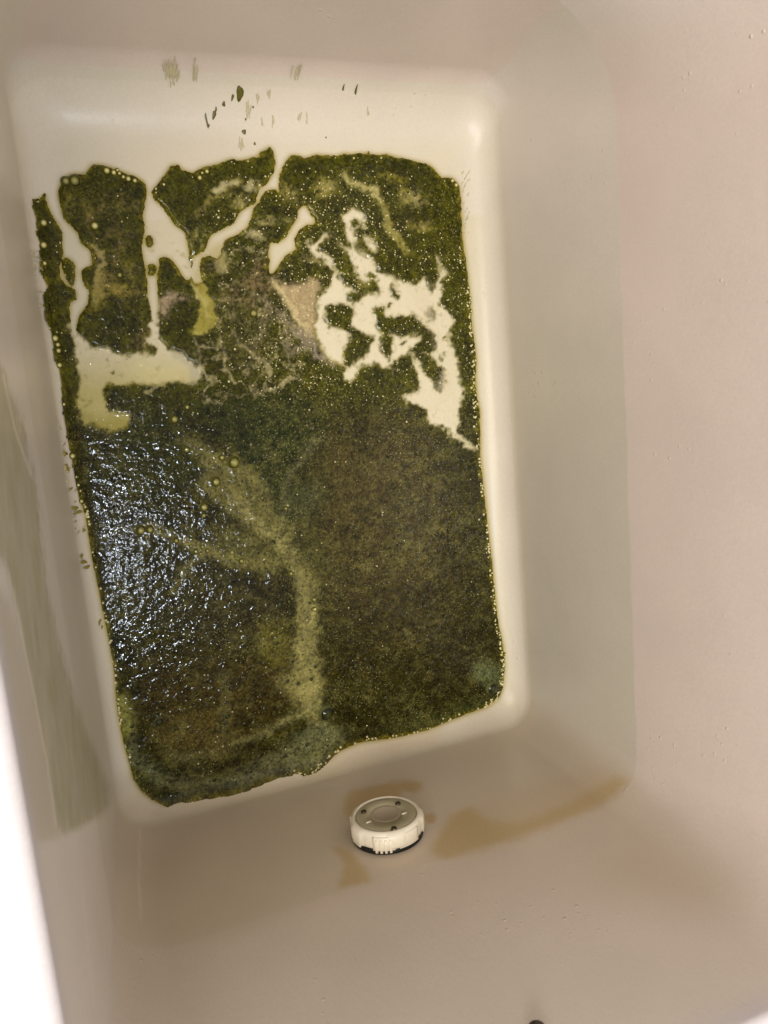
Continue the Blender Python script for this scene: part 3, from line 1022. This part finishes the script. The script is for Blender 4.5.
def scatter(name, pxy, rad, mat, parent):
    """pxy photo coordinates (n,2), rad metres (n,)"""
    d = np.stack([(pxy[:, 0] - W_ / 2) / F_, -(pxy[:, 1] - H_ / 2) / F_, -np.ones(len(pxy))], 1) @ ROT.T
    t = (0.0025 - CAMP[2]) / d[:, 2]
    P = CAMP + d * t[:, None]
    P[:, 2] = surf_z(P[:, 0], P[:, 1]) - 0.0001
    Vv = (P[:, None, :] + DV[None] * np.stack([rad, rad, rad * .75], 1)[:, None, :]).reshape(-1, 3)
    Ff = (DF[None] + (np.arange(len(P)) * len(DV))[:, None, None]).reshape(-1, 3)
    o = link(name, mesh_np(name, Vv, Ff, mat), parent)
    o['kind'] = 'stuff'
    return o


rng = np.random.default_rng(7)


def pick(nr, dens, thr=.6):
    a = np.stack([rng.uniform(20, 515, nr), rng.uniform(140, 815, nr)], 1)
    dv = Q.sample(dens.astype(np.float32), a[:, 0], a[:, 1])
    pv = Q.sample(thick.astype(np.float32), a[:, 0], a[:, 1])
    return a[(rng.random(nr) < dv) & (pv > thr)]


dens_p = np.clip(sstep(150, 190, Y) * (.10 + .9 * sstep(200, 290, X)) * (1 - sstep(370, 420, Y)) * (.35 + .65 * sstep(-.4, .5, nB + .5 * nA)), 0, 1)
dens_p = np.clip(dens_p * (1 - .7 * sstep(400, 440, X) * (1 - sstep(230, 260, Y))) + .02 * low + .25 * sstep(465, 480, X) * low * sstep(.2, .9, blur(1 - present, 14)), 0, 1)
A = pick(24000, dens_p * .5)
ra = rng.uniform(.00045, .00095, len(A)) * (1 + .5 * (rng.random(len(A)) < .08))
scatter('pale_froth', A, ra, MB_PALE, pool)
S_ = pick(22000, np.clip(.28 * (low + .5 * sstep(200, 260, Y)) * (.4 + .6 * sstep(-.4, .6, nA)), 0, 1))
scatter('painted_sparkle_froth', S_, rng.uniform(.00022, .00042, len(S_)), plain('painted_sparkle_froth', (206, 202, 168), .1, 0, 300), pool)  # tiny froth domes, their pale colour standing in for sparkling glints
# beads along the near and right shores
E_pts = []
shore = np.array(T('p:82,500 86,516 91,554 100,592 107,630 114,668 116,700 119,720 124,745 130,765')), \
    np.array(T('p:293,771 306,771 322,763 340,750 359,741.8 394,737 428,729 462,715 487,706 499,697 502,688 504,666 502,644 497,622 494,591 491,560 488,535 483,489 479.5,455 476,410 475,360 472,333 470,310 468,290'))
for sh, nn, sp in ((shore[0], 50, 1.5), (shore[1], 210, 2.0)):
    tt = rng.random(nn) * (len(sh) - 1)
    ii = tt.astype(int)
    fr = (tt - ii)[:, None]
    E_pts.append(sh[ii] * (1 - fr) + sh[np.minimum(ii + 1, len(sh) - 1)] * fr + rng.normal(0, sp * .5, (nn, 2)) - np.array([1.6, 1.0]) * (1 if sh is shore[1] else -1))
E_ = np.concatenate(E_pts)
scatter('shore_froth', E_, rng.uniform(.0007, .0017, len(E_)) , MB_PALE, pool)
# dark bubbles of the lower froth
dens_d = np.clip(low * (.10 + .25 * Q.poly(T('b:90,330 130,440 220,480 400,480 560,430 700,330 760,380 620,440 480,490 230,520 130,500'), 4)
                        + .25 * Q.poly(T('p:310,560 490,540 500,680 330,700'), 20)), 0, 1)
B = pick(26000, dens_d * .8)
scatter('dark_froth', B, rng.uniform(.0006, .0013, len(B)), MB_DARK, pool)
dens_c = np.clip(low * .10 + .4 * Q.poly(T('a:380,0 480,80 600,260 660,430 700,640 600,640 560,420 430,380 110,300 120,270 340,320 300,120'), 6), 0, 1)
C_ = pick(9000, dens_c * .6)
scatter('olive_froth', C_, rng.uniform(.0006, .0014, len(C_)), plain('olive_froth', (112, 110, 46), .1, 0, 300), pool)

# ------------------------------------------------------------------ single large bubbles
DVb, DFb = dome(16, 6)


def bubble_gradient(nm='air_bubble', tones=((226, 216, 160), (172, 162, 84), (74, 72, 10), (84, 80, 14))):
    """air bubble: opaque; see-through floor and lensed highlight painted as a lighter centre, olive rim"""
    m, nt, b, N, L = newmat(nm)
    tc = N.new('ShaderNodeTexCoord')
    mp = N.new('ShaderNodeVectorMath')
    mp.operation = 'MULTIPLY_ADD'
    mp.inputs[1].default_value = (1, 1, 0)
    mp.inputs[2].default_value = (-0.12, 0.1, 0)
    L.new(tc.outputs['Object'], mp.inputs[0])
    ln = N.new('ShaderNodeVectorMath')
    ln.operation = 'LENGTH'
    L.new(mp.outputs[0], ln.inputs[0])
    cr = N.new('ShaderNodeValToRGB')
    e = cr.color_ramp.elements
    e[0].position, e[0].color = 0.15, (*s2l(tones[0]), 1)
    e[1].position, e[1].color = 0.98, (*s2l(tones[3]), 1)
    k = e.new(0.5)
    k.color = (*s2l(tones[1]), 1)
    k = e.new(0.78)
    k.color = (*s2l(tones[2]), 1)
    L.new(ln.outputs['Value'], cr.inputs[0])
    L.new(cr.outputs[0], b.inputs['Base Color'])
    b.inputs['Roughness'].default_value = 0.05
    b.inputs['IOR'].default_value = 1.4
    return m


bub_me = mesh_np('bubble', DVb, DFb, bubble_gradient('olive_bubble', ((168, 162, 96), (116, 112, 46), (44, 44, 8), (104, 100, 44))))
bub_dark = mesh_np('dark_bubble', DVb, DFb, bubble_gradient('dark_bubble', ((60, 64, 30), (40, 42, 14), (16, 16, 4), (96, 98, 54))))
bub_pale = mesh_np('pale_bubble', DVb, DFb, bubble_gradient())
BIG = [('1:225,265', 4.2), ('1:280,262', 5.2), ('1:488,198', 3.4), ('1:533,210', 2.8), ('1:558,192', 1.8), ('1:570,215', 1.9), ('1:595,238', 2.0), ('1:626,250', 2.8),
       ('1:668,262', 2.4), ('1:85,535', 3.6), ('1:85,680', 3.6), ('1:92,797', 2.6), ('5:158,312', 3.6), ('5:176,352', 2.6), ('5:180,390', 2.8),
       ('5:186,482', 3.0), ('2:378,243', 2.6), ('2:424,203', 2.4), ('2:395,212', 1.6), ('2:150,287', 1.7), ('2:100,312', 1.5), ('1:410,550', 4.0),
       ('6:215,825', 4.6), ('6:298,748', 3.0), ('6:720,148', 4.6), ('6:170,215', 1.8), ('1:570,865', 3.2),
       ('a:425,70', 6.5), ('a:388,55', 3.4), ('a:368,132', 5.2), ('a:330,213', 4.8), ('a:330,240', 2.8), ('a:275,30', 3.6), ('a:128,287', 5.0), ('a:158,285', 4.2),
       ('a:190,290', 2.6), ('a:148,308', 2.2), ('a:242,320', 3.0), ('a:305,355', 2.6), ('a:326,340', 2.4), ('a:342,352', 2.2), ('a:320,362', 2.0), ('a:450,385', 3.0),
       ('a:608,425', 2.8), ('a:682,508', 2.8), ('a:680,540', 2.2), ('a:592,218', 2.2), ('a:690,350', 2.0), ('b:417,215', 3.0), ('b:400,202', 1.8), ('b:406,305', 2.8),
       ('b:400,327', 2.4), ('b:400,262', 1.8), ('b:187,322', 4.4), ('b:442,473', 2.4), ('b:480,482', 1.8), ('b:590,432', 2.2), ('b:525,370', 2.0), ('b:508,435', 1.9),
       ('b:112,382', 2.6), ('b:102,338', 2.0), ('b:103,362', 2.2), ('b:120,455', 2.2), ('b:190,460', 2.4), ('b:176,470', 2.4), ('b:195,478', 2.2), ('b:155,452', 2.0), ('b:128,432', 1.9), ('b:147,432', 1.8),
       ('b:225,512', 2.0), ('b:245,508', 2.0), ('b:365,508', 2.2), ('b:305,472', 1.9), ('b:280,455', 1.8), ('b:720,295', 7.5), ('b:712,168', 2.2), ('b:660,395', 2.2),
       ('c:610,408', 6.5), ('c:45,155', 2.2), ('c:640,300', 2.2), ('c:655,300', 2.0), ('c:648,330', 1.8), ('p:438,168', 1.2), ('4:585,262', 2.2), ('4:608,290', 2.4),
       ('3:660,118', 1.5), ('8:720,556', 2.1), ('8:706,625', 2.3), ('8:735,450', 2.0), ('8:728,385', 1.7), ('8:745,728', 2.4), ('8:702,52', 1.8), ('8:710,135', 1.8),
       ('4:690,945', 1.8), ('p:72,455', 3.2), ('p:67,469', 2.2), ('p:81,500', 2.4), ('p:76,476', 1.6), ('p:78,484', 1.8), ('p:80,490', 1.7),
       ('5:215,730', 2.0)]
rngb = np.random.default_rng(3)
extra = []
for _ in range(110):
    extra.append((rngb.uniform(150, 480), rngb.uniform(520, 760), rngb.uniform(1.3, 2.2)))
for k_, (spec, r_) in enumerate(BIG + [(f'p:{a},{b}', c) for a, b, c in extra]):
    c = T(spec)[0]
    tv = float(Q.sample(thick, np.array([c[0]]), np.array([c[1]]))[0])
    if k_ >= len(BIG) and tv < .9:
        continue
    P = place(c[0], c[1], 2, 0.002)
    d_ = np.linalg.norm(P - CAMP)
    rr = r_ * d_ / F_ / 1.0
    pale = (k_ < 22 and k_ not in (0, 1)) or (k_ >= len(BIG) - 23 and k_ < len(BIG))
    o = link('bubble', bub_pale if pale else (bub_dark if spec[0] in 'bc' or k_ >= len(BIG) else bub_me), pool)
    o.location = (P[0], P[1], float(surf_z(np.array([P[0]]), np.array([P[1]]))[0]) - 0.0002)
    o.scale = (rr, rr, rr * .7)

# ------------------------------------------------------------------ dried splashes on the bare far floor and shores
splash = bpy.data.objects.new('algae_splashes', None)
COL.objects.link(splash)
splash['label'] = 'small olive green dried drops and smears scattered on the bare tub floor around the sludge'
splash['category'] = 'splashes'


def tub_z(xw, yw):
    d = min(xw - XL, XR - xw, yw - YN)
    s = max(FR - d, 0)
    t = min(max(FF - (YF - yw), 0), FF * .98)
    return max(FR - math.sqrt(max(FR ** 2 - min(s, FR * .98) ** 2, 0)), FF - math.sqrt(FF ** 2 - t ** 2))


def drops(name, lst, mat):
    Vv, Ff, o = [], [], 0
    v0, f0 = dome(12, 3)
    for (a, b, rx, ry, an) in lst:
        P = place(a, b, 2, 0.0)
        for _ in range(4):
            P = place(a, b, 2, tub_z(P[0], P[1]) if P[2] < 1 else 0)
        s = np.linalg.norm(P - CAMP) / F_
        w = v0 * np.array([rx * s, ry * s, 0.0007])
        wobb = 1 + .18 * np.sin(np.arctan2(v0[:, 1], v0[:, 0]) * 3 + a)
        w[:, :2] *= wobb[:, None]
        ca, sa = math.cos(-an), math.sin(-an)
        w = np.stack([w[:, 0] * ca - w[:, 1] * sa, w[:, 0] * sa + w[:, 1] * ca, w[:, 2]], 1)
        pt = P + w
        for q in pt:
            q[2] += tub_z(q[0], q[1]) - P[2]
        pt[:, 2] += 0.0001
        Vv.append(pt)
        Ff.append(f0 + o)
        o += len(v0)
    if len(lst) < 20:
        for k_, vv in enumerate(Vv):
            link('drop', mesh_np('drop', vv, f0, mat), splash)
        return
    ob = link(name, mesh_np(name, np.concatenate(Vv), np.concatenate(Ff), mat), splash)
    ob['kind'] = 'stuff'
    return ob


R = lambda X_, Y_: (140 + X_ / 3.2, 50 + Y_ / 3.2)
dk = [(*R(319, 140), 3.2, 5, 0), (*R(296, 152), 1.1, 2.4, .3), (*R(268, 173), 1.5, 1.9, 0), (*R(237, 208), 1.6, 3.4, .3), (*R(243, 190), .8, 2, .1),
      (*R(213, 225), .9, 6, -.2), (*R(218, 242), 1.4, 1.6, 0), (*R(333, 262), 2, 2, 0), (*R(367, 300), 1, 1.4, 0), (*R(338, 222), .8, 1, 0),
      (*R(690, 130), 1, 3, 0), (*R(649, 123), .8, 2, 0), (*R(362, 183), .8, .9, 0), (*R(595, 280), .7, .8, 0)]
drops('dark_drops', dk, M_SPLAT)
pl = []
r2_ = np.random.default_rng(12)
for cx, cy, sx, sy, nn in [(100, 75, 28, 30, 34), (175, 85, 14, 20, 10), (322, 300, 12, 18, 10), (345, 190, 10, 22, 8), (425, 225, 5, 12, 5), (495, 82, 18, 8, 7),
                           (412, 140, 6, 8, 4), (375, 153, 6, 4, 3), (520, 215, 30, 14, 7), (730, 205, 5, 18, 3), (390, 232, 4, 10, 3)]:
    for _ in range(nn):
        a, b = R(cx + r2_.normal(0, sx * .45), cy + r2_.normal(0, sy * .45))
        pl.append((a, b, r2_.uniform(.35, .8), r2_.uniform(1.2, 3.6), r2_.normal(0, .15)))
for _ in range(26):
    pl.append((r2_.uniform(462, 470), r2_.uniform(170, 235), r2_.uniform(.3, .6), r2_.uniform(1, 2.6), .6))
for _ in range(36):
    t_ = r2_.random()
    pl.append((54 + 24 * t_ + r2_.normal(0, 4), 420 + 110 * t_ + r2_.normal(0, 6), r2_.uniform(1, 2.6), r2_.uniform(.4, .8), r2_.normal(-.6, .3)))
for _ in range(24):
    pl.append((r2_.uniform(32, 42), r2_.uniform(250, 312), r2_.uniform(1, 2.6), r2_.uniform(.3, .6), .3))
drops('faint_drops', pl, M_SPLAT_PALE)
ol = [(84, 562, 3.2, 1.6, .5), (87, 567, 3, 1.6, .2), (82, 556, 1.2, 2.2, 0), (66, 468, 2.6, 3.2, .3), (65, 454, 2.4, 2.2, 0), (75, 508, 3.6, 1.6, .5), (79, 512, 3, 1.6, 0),
      (67, 500, 1.8, 1, .4), (84, 530, 1.4, 2, 0), (71, 489, 2, .9, -.3), (100, 622, 1.2, 3.2, .4), (102, 627, 1, 2, .2)]
drops('olive_drops', ol, plain('olive_drops', (150, 142, 62), .3, .2, 600))

# ------------------------------------------------------------------ drain fitting on the near wall
FITC = Vector((-0.0035, YN, 0.168))
fitM = Matrix.Translation(FITC) @ Matrix.Rotation(math.radians(-90), 4, 'X')      # local z -> +y (into the tub)
fit = bpy.data.objects.new('drain_fitting', None)


def lathe(profile, seg=64, mod=None):
    bm_ = bmesh.new()
    rows = []
    for (r, z_) in profile:
        row = []
        if r < 1e-6:
            row = [bm_.verts.new((0, 0, z_))]
        else:
            for s in range(seg):
                a = 2 * math.pi * s / seg
                k = mod(a, r, z_) if mod else 1
                row.append(bm_.verts.new((r * k * math.cos(a), r * k * math.sin(a), z_)))
        rows.append(row)
    for A_, B_ in zip(rows, rows[1:]):
        for s in range(seg):
            t_ = (s + 1) % seg
            if len(A_) == 1 and len(B_) == 1:
                continue
            if len(A_) == 1:
                bm_.faces.new((A_[0], B_[s], B_[t_]))
            elif len(B_) == 1:
                bm_.faces.new((A_[s], A_[t_], B_[0]))
            else:
                bm_.faces.new((A_[s], A_[t_], B_[t_], B_[s]))
    return bm_


RO = 0.0365


def lug(a, r, z_):
    # six shallow flats between lugs on the side wall
    if r < RO * .93 or z_ > 0.0205:
        return 1
    return 1 + 0.045 * sstep(.2, .5, math.cos(5 * (a + math.radians(90 + 5))))


body = lathe([(0, .0055), (RO * .93, .0055), (RO * .985, .0062), (RO, .0085), (RO, .017), (RO * .985, .0195), (RO * .95, .0215), (RO * .90, .0225),
              (RO * .86, .0222), (RO * .845, .0195), (0, .0195)], 120, lug)
body.transform(fitM)
fit_o = from_bm('drain_fitting', body, M_FIT, tub)
fit_o['label'] = 'round cream plastic drain fitting with three screws on a black gasket'
gk = lathe([(0, .0003), (RO * .985, .0003), (RO * 1.0, .001), (RO * 1.0, .0035), (RO * .97, .0058), (0, .0058)], 64)
gk.transform(fitM)
go = from_bm('gasket', gk, M_GASKET, fit_o)
go['label'] = 'black rubber gasket'
fp = lathe([(RO * .36, .0185), (RO * .40, .0222), (RO * .80, .0222), (RO * .835, .0216), (RO * .84, .0205)], 64)
fp.transform(fitM)
fo_ = from_bm('face_plate', fp, M_PLATE, fit_o)
fo_['label'] = 'grey-beige face plate'
di = lathe([(0, .0200), (RO * .14, .0202), (RO * .26, .0210), (RO * .34, .0220), (RO * .39, .0225), (RO * .43, .0221)], 48)
di.transform(fitM)
do_ = from_bm('central_dish', di, M_DISH, fit_o)


def on_face(pxx, pyy):
    return place(pxx, pyy, 1, FITC.y + 0.0225)


for (sx, sy) in ((363.8, 812), (398, 803.8), (394, 828.8)):
    Pw = on_face(sx, sy)
    sc_ = lathe([(.0012, .0005), (.0014, .0015), (.0020, .0017), (.0027, .0013), (.0029, 0), (.0029, -.002)], 20)
    sc_.transform(Matrix.Translation(Vector(Pw)) @ Matrix.Rotation(math.radians(-90), 4, 'X'))
    bmh = lathe([(0, .0006), (.0014, .0006), (.0014, -.001)], 12)
    bmh.transform(Matrix.Translation(Vector(Pw)) @ Matrix.Rotation(math.radians(-90), 4, 'X'))
    so = from_bm('screw', sc_, M_SCREW, fit_o)
    me_h = bpy.data.meshes.new('tmp')
    bmh.to_mesh(me_h)
    bmh.free()
    bmj = bmesh.new()
    bmj.from_mesh(so.data)
    nf = len(bmj.faces)
    bmj.from_mesh(me_h)
    bmj.faces.ensure_lookup_table()
    for f_ in bmj.faces[nf:]:
        f_.material_index = 1
    bmj.to_mesh(so.data)
    bmj.free()
    so.data.materials.append(M_HOLE)
for (sx, sy) in ((368.6, 822), (404.3, 813.2)):
    Pw = on_face(sx, sy)
    b_ = bmesh.new()
    bmesh.ops.create_cube(b_, size=1, matrix=Matrix.Translation(Vector(Pw)) @ Matrix.Rotation(.1, 4, 'Y') @ Matrix.Diagonal((.0058, .0012, .0022, 1)))
    bmesh.ops.bevel(b_, geom=b_.edges[:], offset=.0004, segments=2, affect='EDGES')
    from_bm('face_slot', b_, M_FIT, fit_o)


def block(ang, width, z0, z1, r0, r1, name):
    """curved block on the side wall between heights z0..z1"""
    bm_ = bmesh.new()
    nseg = 10
    rows = []
    for k in range(nseg + 1):
        a = ang - width / 2 + width * k / nseg
        rows.append([bm_.verts.new((r * math.cos(a), r * math.sin(a), z_)) for r, z_ in ((r0, z0), (r1 - .0006, z0), (r1, z0 + .0006), (r1, z1 - .001), (r1 - .001, z1), (r0, z1))])
    for A_, B_ in zip(rows, rows[1:]):
        for s in range(6):
            t_ = (s + 1) % 6
            bm_.faces.new((A_[s], A_[t_], B_[t_], B_[s]))
    bm_.faces.new(rows[0])
    bm_.faces.new(rows[-1][::-1])
    bm_.transform(fitM)
    return from_bm(name, bm_, M_FIT, fit_o)


# local frame after rotation: +x world = +x, local y -> world -z, so the top of the fitting is angle -90 deg
for dg in (-127, -120, -113, -106):
    block(math.radians(dg), math.radians(3.4), .0028, .0165, RO * .96, RO + .0022, 'grip_rib')
block(math.radians(-116), math.radians(34), .0046, .019, RO * .94, RO + .0010, 'grip_block')
block(math.radians(-74), math.radians(36), .0046, .019, RO * .94, RO + .0010, 'grip_block')
for dg in (-168, -22, 40, 90, 140):
    block(math.radians(dg), math.radians(22), .0036, .019, RO * .94, RO + .0010, 'grip_block')
# ------------------------------------------------------------------ bolt higher on the near wall
Pb = place(537, 1029, 1, YN + 0.004)
bt = lathe([(0, .0085), (.0035, .0080), (.0058, .006), (.0068, .0035), (.0070, .0), (.0070, -.002)], 32)
bt.transform(Matrix.Translation((Pb[0], YN, Pb[2])) @ Matrix.Rotation(math.radians(-90), 4, 'X'))
bo = from_bm('bolt_head', bt, M_BOLT, tub)
bo['label'] = 'dark round bolt head high on the near wall'
